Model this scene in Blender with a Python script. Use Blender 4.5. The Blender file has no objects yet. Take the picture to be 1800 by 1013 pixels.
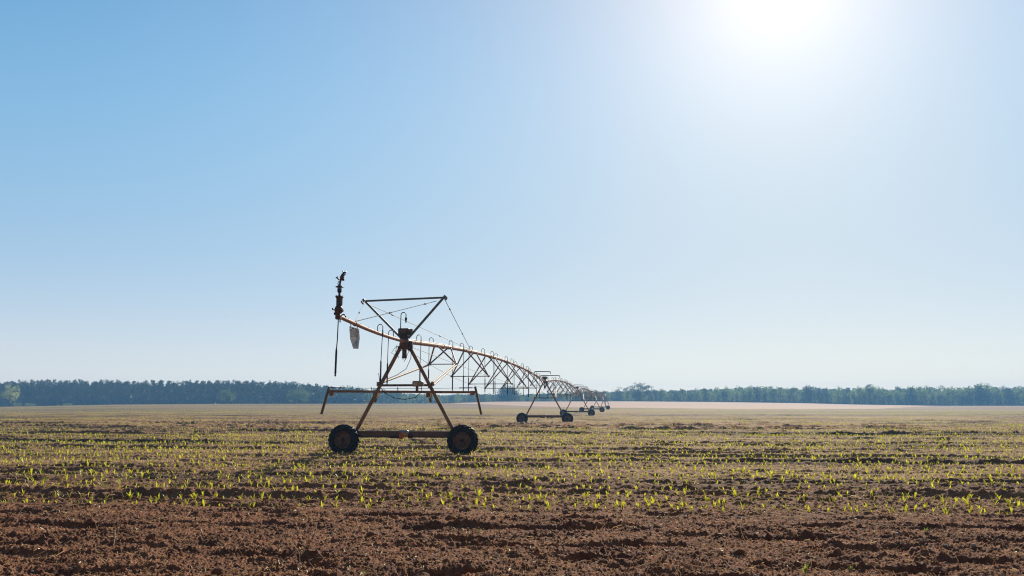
import bpy, math, random
import numpy as np
from mathutils import Vector, Matrix

random.seed(7)
rng = np.random.default_rng(11)
R = math.radians
scene = bpy.context.scene
COL = scene.collection
PI = math.pi

# ------------------------------------------------------------------ helpers
class MB:
    """collects tubes, boxes and turned shapes; build() links them as ONE mesh object"""
    def __init__(self):
        self.v = []; self.f = []; self.m = []; self.s = []
    def add(self, verts, faces, mi=0, smooth=True):
        o = len(self.v)
        self.v += [tuple(p) for p in verts]
        for fc in faces:
            self.f.append([i + o for i in fc]); self.m.append(mi); self.s.append(smooth)
    def tube(self, pts, r, n=8, mi=0, cap=True, rot=0.0, smooth=True):
        pts = [Vector(p) for p in pts]
        rs = r if isinstance(r, (list, tuple)) else [r] * len(pts)
        vs, fs = [], []
        prev = None
        for i, p in enumerate(pts):
            if i == 0: t = pts[1] - pts[0]
            elif i == len(pts) - 1: t = pts[-1] - pts[-2]
            else: t = (pts[i + 1] - pts[i]).normalized() + (pts[i] - pts[i - 1]).normalized()
            t.normalize()
            if prev is None:
                a = Vector((0, 0, 1)) if abs(t.z) < .92 else Vector((0, 1, 0))
                u = t.cross(a).normalized()
            else:
                u = prev - t * prev.dot(t); u.normalize()
            prev = u
            w = t.cross(u)
            for k in range(n):
                a = 2 * PI * k / n + rot
                vs.append(p + (u * math.cos(a) + w * math.sin(a)) * rs[i])
        for i in range(len(pts) - 1):
            for k in range(n):
                k2 = (k + 1) % n
                fs.append([i * n + k, i * n + k2, (i + 1) * n + k2, (i + 1) * n + k])
        self.add(vs, fs, mi, smooth)
        if cap:
            o = len(pts) - 1
            self.add(vs[:n], [list(range(n))[::-1]], mi, False)
            self.add(vs[o * n:], [list(range(n))], mi, False)
    def bar(self, a, b, w, mi=0):
        self.tube([a, b], w * .7071, 4, mi, True, PI / 4, False)
    def box(self, c, s, mi=0, rot=None, bev=0.0):
        hx, hy, hz = s[0] / 2, s[1] / 2, s[2] / 2
        c = Vector(c)
        if bev <= 0:
            vs = [Vector((x * hx, y * hy, z * hz)) for z in (-1, 1) for y in (-1, 1) for x in (-1, 1)]
            fs = [[0, 2, 3, 1], [4, 5, 7, 6], [0, 1, 5, 4], [2, 6, 7, 3], [0, 4, 6, 2], [1, 3, 7, 5]]
        else:
            ring = [(-hx + bev, -hy), (hx - bev, -hy), (hx, -hy + bev), (hx, hy - bev), (hx - bev, hy), (-hx + bev, hy), (-hx, hy - bev), (-hx, -hy + bev)]
            k = [(1 - bev / max(hx, 1e-6)), (1 - bev / max(hy, 1e-6))]
            vs = []
            for z, sc in ((-hz, 0), (-hz + bev, 1), (hz - bev, 1), (hz, 0)):
                for x, y in ring:
                    vs.append(Vector((x * (1 if sc else k[0]), y * (1 if sc else k[1]), z)))
            fs = [list(range(8))[::-1], list(range(24, 32))]
            for i in range(3):
                for j in range(8):
                    j2 = (j + 1) % 8
                    fs.append([i * 8 + j, i * 8 + j2, (i + 1) * 8 + j2, (i + 1) * 8 + j])
        if rot is not None: vs = [rot @ p for p in vs]
        self.add([c + p for p in vs], fs, mi, False)
    def lathe(self, c, prof, axis='z', n=24, mi=0, smooth=True):
        c = Vector(c); vs = []; fs = []
        for r, h in prof:
            for k in range(n):
                a = 2 * PI * k / n
                x, y = r * math.cos(a), r * math.sin(a)
                if axis == 'z': vs.append(c + Vector((x, y, h)))
                elif axis == 'y': vs.append(c + Vector((x, h, -y)))
                else: vs.append(c + Vector((h, x, y)))
        for i in range(len(prof) - 1):
            for k in range(n):
                k2 = (k + 1) % n
                fs.append([i * n + k, i * n + k2, (i + 1) * n + k2, (i + 1) * n + k])
        self.add(vs, fs, mi, smooth)
    def mesh(self, name, mats):
        me = bpy.data.meshes.new(name)
        me.from_pydata([tuple(p) for p in self.v], [], self.f)
        for m in (mats if isinstance(mats, (list, tuple)) else [mats]): me.materials.append(m)
        me.polygons.foreach_set('material_index', self.m)
        me.polygons.foreach_set('use_smooth', self.s)
        me.update()
        return me
    def build(self, name, mats, parent=None, loc=(0, 0, 0)):
        o = bpy.data.objects.new(name, self.mesh(name, mats)); COL.objects.link(o)
        o.location = loc
        if parent is not None: o.parent = parent
        return o

def mesh_np(name, V, F, mat, smooth=False):
    """V (n,3), F (m,k) with one face size k"""
    me = bpy.data.meshes.new(name)
    V = np.asarray(V, dtype=np.float32); F = np.asarray(F, dtype=np.int32)
    k = F.shape[1]
    me.vertices.add(len(V)); me.vertices.foreach_set('co', V.ravel())
    me.loops.add(F.size); me.loops.foreach_set('vertex_index', F.ravel())
    me.polygons.add(len(F)); me.polygons.foreach_set('loop_start', np.arange(len(F), dtype=np.int32) * k)
    me.polygons.foreach_set('use_smooth', np.full(len(F), smooth))
    me.materials.append(mat)
    me.update(calc_edges=True)
    return me

def link(name, me, parent=None, loc=(0, 0, 0)):
    o = bpy.data.objects.new(name, me); COL.objects.link(o); o.location = loc
    if parent is not None: o.parent = parent
    return o
def tag(o, label=None, cat=None, group=None, kind=None):
    if label: o['label'] = label
    if cat: o['category'] = cat
    if group: o['group'] = group
    if kind: o['kind'] = kind
    return o
def empty(name, loc=(0, 0, 0), rz=0):
    o = bpy.data.objects.new(name, None); COL.objects.link(o)
    o.location = loc; o.rotation_euler = (0, 0, rz); o.empty_display_size = .3
    return o

# ------------------------------------------------------------------ materials
def nmat(name):
    m = bpy.data.materials.new(name); m.use_nodes = True
    nt = m.node_tree
    for n in list(nt.nodes): nt.nodes.remove(n)
    out = nt.nodes.new('ShaderNodeOutputMaterial')
    return m, nt, out
def N(nt, t, **kw):
    n = nt.nodes.new(t)
    for k, v in kw.items(): setattr(n, k, v)
    return n
def mix(nt, fac, a, b, mode='MIX'):
    n = N(nt, 'ShaderNodeMix', data_type='RGBA', blend_type=mode)
    for s, x in ((0, fac), (6, a), (7, b)):
        if hasattr(x, 'is_output'): nt.links.new(x, n.inputs[s])
        elif s == 0: n.inputs[0].default_value = x
        else: n.inputs[s].default_value = (*x, 1)
    return n.outputs[2]
def ramp(nt, src, a, b):
    n = N(nt, 'ShaderNodeMapRange'); n.inputs[1].default_value = a; n.inputs[2].default_value = b
    nt.links.new(src, n.inputs[0]); return n.outputs[0]
def noise(nt, scale, detail=4, vec=None, rough=.55):
    n = N(nt, 'ShaderNodeTexNoise'); n.inputs['Scale'].default_value = scale
    n.inputs['Detail'].default_value = detail; n.inputs['Roughness'].default_value = rough
    if vec is None:
        tc = N(nt, 'ShaderNodeTexCoord'); vec = tc.outputs['Object']
    nt.links.new(vec, n.inputs['Vector']); return n.outputs[0]
def pmat(name, c1, c2, rough=.5, metal=0.0, scale=6, lo=.4, hi=.62, c3=None, bump=0.0, spec=.3):
    m, nt, out = nmat(name)
    b = N(nt, 'ShaderNodeBsdfPrincipled')
    col = mix(nt, ramp(nt, noise(nt, scale, 6), lo, hi), c1, c2)
    if c3: col = mix(nt, ramp(nt, noise(nt, scale * 5, 5), .56, .7), col, c3)
    nt.links.new(col, b.inputs['Base Color'])
    b.inputs['Metallic'].default_value = metal
    r = N(nt, 'ShaderNodeMapRange'); nt.links.new(noise(nt, scale * 3, 4), r.inputs[0])
    r.inputs[3].default_value = rough - .1; r.inputs[4].default_value = rough + .12
    nt.links.new(r.outputs[0], b.inputs['Roughness'])
    b.inputs['Specular IOR Level'].default_value = spec
    if bump:
        bp = N(nt, 'ShaderNodeBump'); bp.inputs['Strength'].default_value = bump; bp.inputs['Distance'].default_value = .01
        nt.links.new(noise(nt, scale * 6, 5), bp.inputs['Height']); nt.links.new(bp.outputs[0], b.inputs['Normal'])
    nt.links.new(b.outputs[0], out.inputs[0])
    return m
def leaf_mat(name, c1, c2, t1, fac=.5, scale=.35):
    m, nt, out = nmat(name)
    gi = N(nt, 'ShaderNodeNewGeometry')
    col = mix(nt, gi.outputs['Random Per Island'], c1, c2)
    d = N(nt, 'ShaderNodeBsdfDiffuse'); nt.links.new(col, d.inputs[0])
    t = N(nt, 'ShaderNodeBsdfTranslucent')
    tcol = mix(nt, gi.outputs['Random Per Island'], t1, tuple(.62 * x for x in t1)); nt.links.new(tcol, t.inputs[0])
    g = N(nt, 'ShaderNodeBsdfGlossy'); g.inputs['Roughness'].default_value = .42; g.inputs[0].default_value = (.8, .85, .7, 1)
    mx = N(nt, 'ShaderNodeMixShader'); mx.inputs[0].default_value = fac
    nt.links.new(d.outputs[0], mx.inputs[1]); nt.links.new(t.outputs[0], mx.inputs[2])
    mg = N(nt, 'ShaderNodeMixShader'); mg.inputs[0].default_value = .04
    nt.links.new(mx.outputs[0], mg.inputs[1]); nt.links.new(g.outputs[0], mg.inputs[2])
    nt.links.new(mg.outputs[0], out.inputs[0])
    return m

M = {}
M['pipe'] = pmat('weathered_tan_pipe', (.34, .19, .13), (.25, .13, .085), .6, .0, 3, c3=(.15, .07, .04), bump=.15, spec=.15)
M['leg'] = pmat('rusty_tan_steel', (.30, .20, .12), (.20, .125, .07), .42, .2, 4, c3=(.15, .075, .04), bump=.15)
M['brace'] = pmat('tan_galvanised_steel', (.42, .30, .22), (.26, .17, .11), .6, .05, 4, bump=.1, spec=.2)
M['beam'] = pmat('dark_rusty_beam', (.18, .12, .08), (.12, .08, .055), .45, .2, 3, c3=(.11, .065, .038), bump=.15)
M['truss'] = pmat('brown_grey_angle', (.24, .17, .13), (.13, .105, .095), .45, .3, 5)
M['galv'] = pmat('blue_grey_galvanised', (.20, .25, .30), (.12, .16, .20), .6, .15, 8, spec=.15)
M['wire'] = pmat('steel_wire', (.07, .07, .075), (.05, .05, .055), .6, .0, 20)
M['rubber'] = pmat('black_tyre_rubber', (.005, .0055, .007), (.012, .011, .011), .6, 0, 5, c3=(.045, .034, .026), bump=.1)
M['rim'] = pmat('rusty_rim', (.17, .095, .05), (.10, .055, .03), .4, .25, 7, c3=(.26, .165, .1))
M['hub'] = pmat('greasy_hub', (.02, .018, .016), (.035, .025, .02), .5, .3, 12)
M['hose'] = pmat('black_hose', (.012, .016, .024), (.022, .026, .034), .4, 0, 10)
M['green'] = pmat('green_nozzle', (.01, .16, .11), (.015, .12, .09), .35, 0, 20)
M['boxdark'] = pmat('weathered_dark_box', (.085, .085, .078), (.05, .05, .047), .5, .2, 8, c3=(.12, .09, .06))
M['boxtan'] = pmat('weathered_beige_box', (.34, .31, .26), (.25, .22, .18), .55, .1, 8, c3=(.17, .11, .07))
M['paper'] = pmat('faded_paper', (.55, .54, .53), (.45, .44, .44), .8, 0, 14)
M['motor'] = pmat('bare_grey_motor', (.36, .36, .37), (.26, .25, .25), .35, .5, 10, c3=(.16, .1, .06))
M['orange'] = pmat('orange_paint', (.46, .14, .035), (.34, .10, .03), .45, 0, 12)
M['cup'] = pmat('grey_plastic', (.2, .25, .28), (.15, .19, .22), .45, 0, 12)
M['rust'] = pmat('rust_brown_iron', (.17, .085, .045), (.09, .045, .028), .55, .3, 14, c3=(.05, .03, .02), bump=.2)
M['signpanel'] = leaf_mat('faded_sign_panel', (.55, .53, .51), (.55, .53, .51), (.9, .86, .8), .6)
M['signgrey'] = pmat('worn_grey_print', (.16, .17, .19), (.25, .25, .26), .7, 0, 12)
M['signblue'] = pmat('faded_blue_print', (.06, .16, .32), (.11, .22, .36), .7, 0, 8)
M['signrim'] = pmat('pale_print_outline', (.50, .40, .33), (.42, .34, .28), .7, 0, 8)

# ------------------------------------------------------------------ land form
EYE = 1.68
F1800 = 1500.0                       # focal length in photograph pixels
HZ = 716.8
TPX = np.array([-900, -300, 0, 200, 400, 600, 780, 870, 1100, 1250, 1400, 1500, 1640, 1800, 2300, 2900], float)
TE = np.array([717, 717, 715.5, 711.5, 710.2, 710.0, 709.5, 706.5, 705.8, 707, 709, 711.5, 713.6, 713.6, 714, 714], float)
TD = np.array([400, 400, 400, 400, 400, 400, 430, 500, 520, 520, 520, 480, 420, 420, 420, 420], float)
def edge_of(px):
    return np.interp(px, TPX, TE), np.interp(px, TPX, TD)
def macro(x, y):
    yy = np.maximum(y, 6.0)
    px = 900 + F1800 * np.clip(x / yy, -1.2, 1.3)
    E, D = edge_of(px)
    ze = EYE + (HZ - E) * D / F1800
    t = np.minimum(np.maximum(y, 0) / D, 1.0)
    return ze * t * t
PERM = np.random.default_rng(5).permutation(256)
def gn(x, y, seed):
    """2-D gradient noise, about -0.7..0.7"""
    xi = np.floor(x).astype(np.int64); yi = np.floor(y).astype(np.int64)
    xf = x - xi; yf = y - yi
    u = xf * xf * xf * (xf * (xf * 6 - 15) + 10); v = yf * yf * yf * (yf * (yf * 6 - 15) + 10)
    def g(ix, iy, dx, dy):
        h = PERM[(PERM[(PERM[(ix + seed * 37) & 255] + iy) & 255] + (ix >> 8) * 13 + (iy >> 8) * 7) & 255]
        a = h * (2 * PI / 256)
        return np.cos(a) * dx + np.sin(a) * dy
    n00 = g(xi, yi, xf, yf); n10 = g(xi + 1, yi, xf - 1, yf)
    n01 = g(xi, yi + 1, xf, yf - 1); n11 = g(xi + 1, yi + 1, xf - 1, yf - 1)
    a = n00 + u * (n10 - n00); b = n01 + u * (n11 - n01)
    return (a + v * (b - a)) * 1.4
def sstep(a, b, x):
    t = np.clip((x - a) / (b - a), 0, 1); return t * t * (3 - 2 * t)

SPAN = 52.5; NT = 5
T1 = np.array([-3.94, 31.25]); HD = np.array([.1352, .9908])
PIV = T1 + HD * SPAN * NT            # centre of the crop circle
R0 = math.hypot(PIV[0], PIV[1] - 14.6)   # radius of the outermost corn row
ROW = .95
TRACKS = [R0 - SPAN * (NT - k) for k in range(NT)]
def polar(x, y):
    dx = x - PIV[0]; dy = y - PIV[1]
    r = np.hypot(dx, dy)
    return R0 - r, np.arctan2(dx, -dy) * R0       # v: metres in from the first row, w: along the row
def micro(x, y):
    d = np.maximum(y, 4.0)
    v, w = polar(x, y)
    fl = sstep(-.7, .25, v + .3 * gn(w / 1.1, v / .8, 31))     # 0 tilled headland, 1 planted
    # tilled: clods with steep fronts and flat tops
    wx = x + .10 * gn(x / .4, y / .4, 1); wy = y + .10 * gn(x / .4, y / .4, 2)
    lump = sstep(-.25, .35, gn(x / 1.7, y / .9, 26))          # some patches cloddy, some fine
    ht = .035 * gn(x / 2.6, y / 1.0, 3) + .035 * gn(x / 1.1, y / .42, 4)
    c1 = gn(wx / .36, wy / .22, 5); c2 = gn(wx / .15, wy / .11, 6); c3 = gn(wx / .07, wy / .055, 7)
    ht = ht + .06 * lump * np.sqrt(np.clip(c1 - .2, 0, 1)) + (.014 + .036 * lump) * np.sqrt(np.clip(c2 - .08, 0, 1)) + .022 * np.sqrt(np.clip(c3, 0, 1))
    ht = ht + .022 * gn(x / .035, y / .03, 8) + .014 * gn(x / .022, y / .045, 27) + .02 * np.abs(gn(x / .2, y / .12, 9)) - .075 * sstep(.14, .34, gn(x / 1.7, y / .5, 10) + .2 * gn(x / .3, y / .2, 34))
    # planted: long low ridges along the rows, crusted lumps
    rowp = np.cos(2 * PI * v / ROW)
    far_ = .62 + .38 * sstep(14, 45, v)
    rag = .05 * gn(w / .5, v / .3, 28)
    big = gn(w / 16, v / 1.25, 12) + rag
    hf = .014 * rowp + .10 * np.clip(big, -.2, .6) * sstep(-.15, .3, gn(w / 24, v / 9, 13)) \
        + far_ * (.06 * sstep(.02, .14, gn(w / 9 + .1 * gn(w / 1.1, v / .4, 24), v / .8, 21) + rag) + .09 * sstep(.05, .17, gn(w / 30 + .06 * gn(w / 1.7, v, 23), v / 2.1, 22) + rag)) \
        + .14 * sstep(30, 60, v) * sstep(.0, .2, gn(w / 70, v / 5.5, 25)) \
        + .05 * np.sqrt(np.clip(gn(w / 5.5, v / .55, 14) - .14, 0, 1)) + .028 * gn(w / 1.6, v / .33, 15) \
        + .045 * np.sqrt(np.clip(gn(wx / .22, wy / .13, 16) - .08, 0, 1)) + .020 * gn(x / .11, y / .07, 17) + .03 * np.abs(gn(x / .5, y / .18, 18)) + .014 * gn(x / .045, y / .04, 19) + .02 * np.sqrt(np.clip(c3, 0, 1))
    kk = np.floor(v / ROW); pr = v / ROW - kk                     # ridges thrown up between some of the rows
    amp = sstep(.10, .28, gn(w / 55 + .02 * gn(w / 1.3, v, 62), kk * 7.31, 60)) * (.12 + .16 * sstep(20, 60, v))
    hf = hf + amp * np.exp(-((pr - .5 - .1 * gn(w / 2.2, kk * 3.1, 61)) / .15) ** 2) * (.9 + .35 * gn(w / .8, v / .5, 63)) * (1 - .7 * sstep(50, 85, v))
    hf = hf - .085 - .06 * sstep(30, 60, v)
    for k, tr in enumerate(TRACKS):
        a = np.abs(v - tr)
        m = 1 - sstep(.16, .42, a)
        hf = hf * (1 - m) + m * (-.05 + .012 * gn(x / .16, y / .08, 29)) + .05 * (sstep(.2, .34, a) - sstep(.36, .62, a))
    # the furrow between headland and first row
    tr = sstep(-.85, -.6, v) * (1 - sstep(-.45, -.2, v))
    ht = ht * (1 - .3 * tr) - .055 * tr * sstep(-.1, .4, gn(w / 6, v * 0 + 2.3, 20) + rag * 3)
    return (ht * (1 - fl) + hf * fl) * (1 - sstep(120, 230, d)), fl
def ground(x, y):
    x = np.atleast_1d(np.asarray(x, float)); y = np.atleast_1d(np.asarray(y, float))
    return macro(x, y) + micro(x, y)[0]
def gz(x, y): return float(ground(x, y)[0])

# grid rows and columns: fine where the photograph looks, coarse outside
ys = [-40, -25, -14, -8, -4, -1, 1.5, 3, 4, 4.6]
y = 5.0
while y < 900:
    ys.append(y)
    if y < 7.5: s = .03
    elif y < 16: s = .018 + (y - 7.5) * .0013
    elif y < 60: s = .03 + (y - 16) * .0028
    elif y < 560: s = .155 * (y / 60) ** 1.35
    else: s = 30
    y += s
ys = np.array(ys + [900.0])
uf = np.linspace(-.70, .70, 1500)
us1 = .70 + (np.linspace(0, 1, 120)[1:] ** 1.3) * .55
us2 = 1.25 * np.geomspace(1, 9.5, 26)[1:]
us = np.concatenate([-us2[::-1], -us1[::-1], uf, us1, us2])
U, Y = np.meshgrid(us, ys)
X = np.clip(U * np.maximum(Y, 6.0), -1250, 1250)
far = Y > 240
mi, fl = np.zeros_like(Y), np.ones_like(Y)
sel = ~far
mi[sel], fl[sel] = micro(X[sel], Y[sel])
wide = np.abs(U) > 1.4
mi[wide] = 0
Z = macro(X, Y) + mi
PX = 900 + F1800 * X / np.maximum(Y, 6)
E_, D_ = edge_of(PX)
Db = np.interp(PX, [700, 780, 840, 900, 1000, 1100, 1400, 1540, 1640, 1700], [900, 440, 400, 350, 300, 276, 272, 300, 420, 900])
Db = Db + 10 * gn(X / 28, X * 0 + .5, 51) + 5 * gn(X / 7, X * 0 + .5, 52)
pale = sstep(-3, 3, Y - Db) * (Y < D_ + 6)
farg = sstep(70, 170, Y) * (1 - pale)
nr, nc = U.shape
V = np.stack([X, Y, Z], -1).reshape(-1, 3)
idx = np.arange(nr * nc).reshape(nr, nc)
Fq = np.stack([idx[:-1, :-1], idx[:-1, 1:], idx[1:, 1:], idx[1:, :-1]], -1).reshape(-1, 4)

def soil_material():
    m, nt, out = nmat('field_soil')
    b = N(nt, 'ShaderNodeBsdfPrincipled'); b.inputs['Roughness'].default_value = .9
    b.inputs['Specular IOR Level'].default_value = .2
    at = N(nt, 'ShaderNodeAttribute', attribute_name='zones')
    sp = N(nt, 'ShaderNodeSeparateColor'); nt.links.new(at.outputs['Color'], sp.inputs[0])
    fld, pal, frg = sp.outputs[0], sp.outputs[1], sp.outputs[2]
    tc = N(nt, 'ShaderNodeTexCoord'); P = tc.outputs['Object']
    n1 = noise(nt, 1.1, 6, P); n2 = noise(nt, 14, 5, P); n3 = noise(nt, 70, 4, P)
    til = mix(nt, ramp(nt, n2, .36, .66), (.172, .068, .031), (.37, .162, .078))
    til = mix(nt, ramp(nt, n3, .6, .72), til, (.58, .30, .15))
    til = mix(nt, ramp(nt, n1, .45, .7), til, (.14, .052, .025))
    mp = N(nt, 'ShaderNodeMapping'); mp.inputs['Scale'].default_value = (.035, .30, .05); mp.inputs['Rotation'].default_value = (0, 0, R(6.6))
    nt.links.new(P, mp.inputs[0])
    nb = noise(nt, 1, 5, mp.outputs[0])
    pla = mix(nt, ramp(nt, n2, .34, .68), (.235, .118, .052), (.42, .232, .108))
    pla = mix(nt, ramp(nt, nb, .5, .66), pla, (.44, .26, .135)); pla = mix(nt, ramp(nt, nb, .47, .36), pla, (.17, .085, .045))
    pla = mix(nt, ramp(nt, n3, .60, .74), pla, (.50, .33, .19))
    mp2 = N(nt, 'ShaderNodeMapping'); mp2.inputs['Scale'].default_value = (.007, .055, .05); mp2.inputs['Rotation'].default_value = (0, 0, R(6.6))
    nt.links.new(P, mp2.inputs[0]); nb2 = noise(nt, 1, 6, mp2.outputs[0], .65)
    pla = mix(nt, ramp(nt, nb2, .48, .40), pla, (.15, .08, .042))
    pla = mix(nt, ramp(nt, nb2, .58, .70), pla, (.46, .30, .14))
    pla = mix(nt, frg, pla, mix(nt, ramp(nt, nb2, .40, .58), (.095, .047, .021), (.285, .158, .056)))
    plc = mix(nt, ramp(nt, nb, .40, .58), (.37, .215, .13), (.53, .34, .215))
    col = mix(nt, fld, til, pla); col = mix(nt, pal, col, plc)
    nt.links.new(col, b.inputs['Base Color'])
    bp = N(nt, 'ShaderNodeBump'); bp.inputs['Strength'].default_value = 1.0; bp.inputs['Distance'].default_value = .02
    ad = N(nt, 'ShaderNodeMath', operation='ADD'); nt.links.new(noise(nt, 45, 5, P, .65), ad.inputs[0]); nt.links.new(n3, ad.inputs[1])
    nt.links.new(ad.outputs[0], bp.inputs['Height']); nt.links.new(bp.outputs[0], b.inputs['Normal'])
    nt.links.new(b.outputs[0], out.inputs[0])
    return m
M['soil'] = soil_material()
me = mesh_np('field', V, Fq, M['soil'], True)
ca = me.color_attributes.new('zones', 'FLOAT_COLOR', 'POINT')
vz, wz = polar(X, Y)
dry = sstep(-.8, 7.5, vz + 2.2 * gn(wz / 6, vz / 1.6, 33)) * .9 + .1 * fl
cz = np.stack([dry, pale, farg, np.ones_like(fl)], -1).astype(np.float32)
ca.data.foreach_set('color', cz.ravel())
tag(link('field', me), 'brown field of bare tilled soil, planted rows and a paler strip beyond', 'field', kind='structure')

# ------------------------------------------------------------------ irrigation machine
root = empty('irrigation_machine', (T1[0], T1[1], 0), -math.atan2(HD[0], HD[1]))
tag(root, 'long rusty centre-pivot irrigation machine on five wheeled towers crossing the field', 'irrigation machine')
def wxy(lx, ly):
    c, s = HD[1], HD[0]
    return T1[0] + lx * c + ly * s, T1[1] - lx * s + ly * c
def terr(lx, ly):
    a, b = wxy(lx, ly); return float(macro(np.array([a]), np.array([b]))[0])
TZ = [terr(0, SPAN * k) for k in range(NT + 1)]
PIPEZ = 4.06

# one wheel: tyre (the part) with rim and hub
def tyre_mesh():
    b = MB()
    prof = [(.30, -.10), (.335, -.118), (.38, -.142), (.43, -.150), (.475, -.142), (.505, -.118), (.517, -.07), (.52, 0)]
    prof = prof + [(r, -h) for r, h in prof[-2::-1]]
    b.lathe((0, 0, 0), prof + [prof[0]], 'y', 48)
    nl = 19
    for side in (-1, 1):
        for k in range(nl):
            a0 = 2 * PI * (k + (.5 if side > 0 else 0)) / nl
            rows = [(-.01, .0, .512, .566), (.06, .10, .508, .566), (.115, .17, .495, .556), (.152, .20, .445, .512)]
            vs = []
            for (yy, da, ri, ro) in rows:
                th = .047
                for (rr, dt) in ((ri, -th * 1.25), (ri, th * 1.25), (ro, th * .8), (ro, -th * .8)):
                    a = a0 + da + dt
                    vs.append((rr * math.cos(a), side * yy, rr * math.sin(a)))
            fs = [[0, 1, 2, 3], [15, 14, 13, 12]]
            for i in range(3):
                for j in range(4):
                    j2 = (j + 1) % 4
                    fs.append([i * 4 + j, (i + 1) * 4 + j, (i + 1) * 4 + j2, i * 4 + j2])
            b.add(vs, fs, 0, False)
    return b.mesh('tyre', M['rubber'])
def rim_mesh():
    b = MB()
    for s in (-1, 1):
        b.lathe((0, 0, 0), [(.312, s * .098), (.318, s * .122), (.308, s * .128), (.292, s * .108), (.278, s * .085), (.270, s * .02), (.27, 0)], 'y', 40)
    b.lathe((0, 0, 0), [(.27, -.045), (.24, -.03), (.19, -.055), (.15, -.065), (.10, -.062), (.062, -.062), (.0001, -.062)], 'y', 40)
    b.lathe((0, 0, 0), [(.27, -.03), (.24, -.015), (.19, -.04), (.10, -.045), (.0001, -.045)], 'y', 40)
    for k in range(4):
        a = k * PI / 2 + .5
        b.box((.268 * math.cos(a), -.075, .268 * math.sin(a)), (.05, .05, .02), 0, Matrix.Rotation(-a - PI / 2, 3, 'Y'))
    return b.mesh('rim', M['rim'])
def hub_mesh():
    b = MB()
    b.lathe((0, 0, 0), [(.0001, -.135), (.04, -.13), (.052, -.115), (.058, -.066)], 'y', 16)
    for k in range(8):
        a = k * PI / 4
        b.lathe((.105 * math.cos(a), 0, .105 * math.sin(a)), [(.0001, -.085), (.014, -.085), (.014, -.06)], 'y', 6)
    return b.mesh('hub', M['hub'])
TY, RI, HU = tyre_mesh(), rim_mesh(), hub_mesh()
def wheel(x, yl, z, spin):
    w = link('wheel', TY, root, (x, yl, z)); w.rotation_euler = (0, spin, 0)
    link('rim', RI, w); link('hub', HU, w)
    return w

def pipe_z(k, s):
    t = s / SPAN
    return PIPEZ + TZ[k] * (1 - t) + TZ[k + 1] * t + .60 * 4 * t * (1 - t)

TRW = [1.22, 1.95, 2.55, 2.85, 2.55, 1.95, 1.22]
TRD = [.78, 1.28, 1.62, 1.78, 1.62, 1.28, .78]

def arc_pts(c, r, a0, a1, n, plane='x'):
    out = []
    for i in range(n + 1):
        a = a0 + (a1 - a0) * i / n
        if plane == 'x': out.append((c[0] + r * math.cos(a), c[1], c[2] + r * math.sin(a)))
        else: out.append((c[0], c[1] + r * math.cos(a), c[2] + r * math.sin(a)))
    return out
def drop(parent, x, yl, zp, zend, side, pr=.084, n=6, lean=0.0):
    """gooseneck on top of the pipe, hose beside it, long weight and nozzle"""
    b = MB()
    h = .14
    top = zp + pr + h
    r = .088
    pts = [(x, yl, zp + pr - .02), (x, yl, top)] + arc_pts((x + side * r, yl, top), r, PI if side > 0 else 0, 0 if side > 0 else PI, 7)[1:]
    hx = x + side * 2 * r
    pts.append((hx, yl, top - .16))
    b.tube(pts, .014, n)
    b.tube([(hx, yl, top - .10), (hx, yl, top - .22)], .021, n)
    b.tube([(hx, yl, top - .2), (hx + lean * .5, yl, (top + zend + .8) / 2), (hx + lean, yl, zend + .74)], .0125, n)
    b.tube([(hx + lean, yl, zend + .78), (hx + lean, yl, zend + .72), (hx + lean, yl, zend + .08)], [.018, .026, .026], n)
    b.tube([(hx + lean, yl, zend + .08), (hx + lean, yl, zend + .03), (hx + lean, yl, zend)], [.016, .03, .022], n)
    return b.build('sprinkler_drop', M['hose'], parent)

def flange(b, p, q, r, t, mi=0):
    p = Vector(p); q = Vector(q); d = (q - p).normalized()
    b.tube([p - d * t, p + d * t], r, 12, mi)

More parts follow.
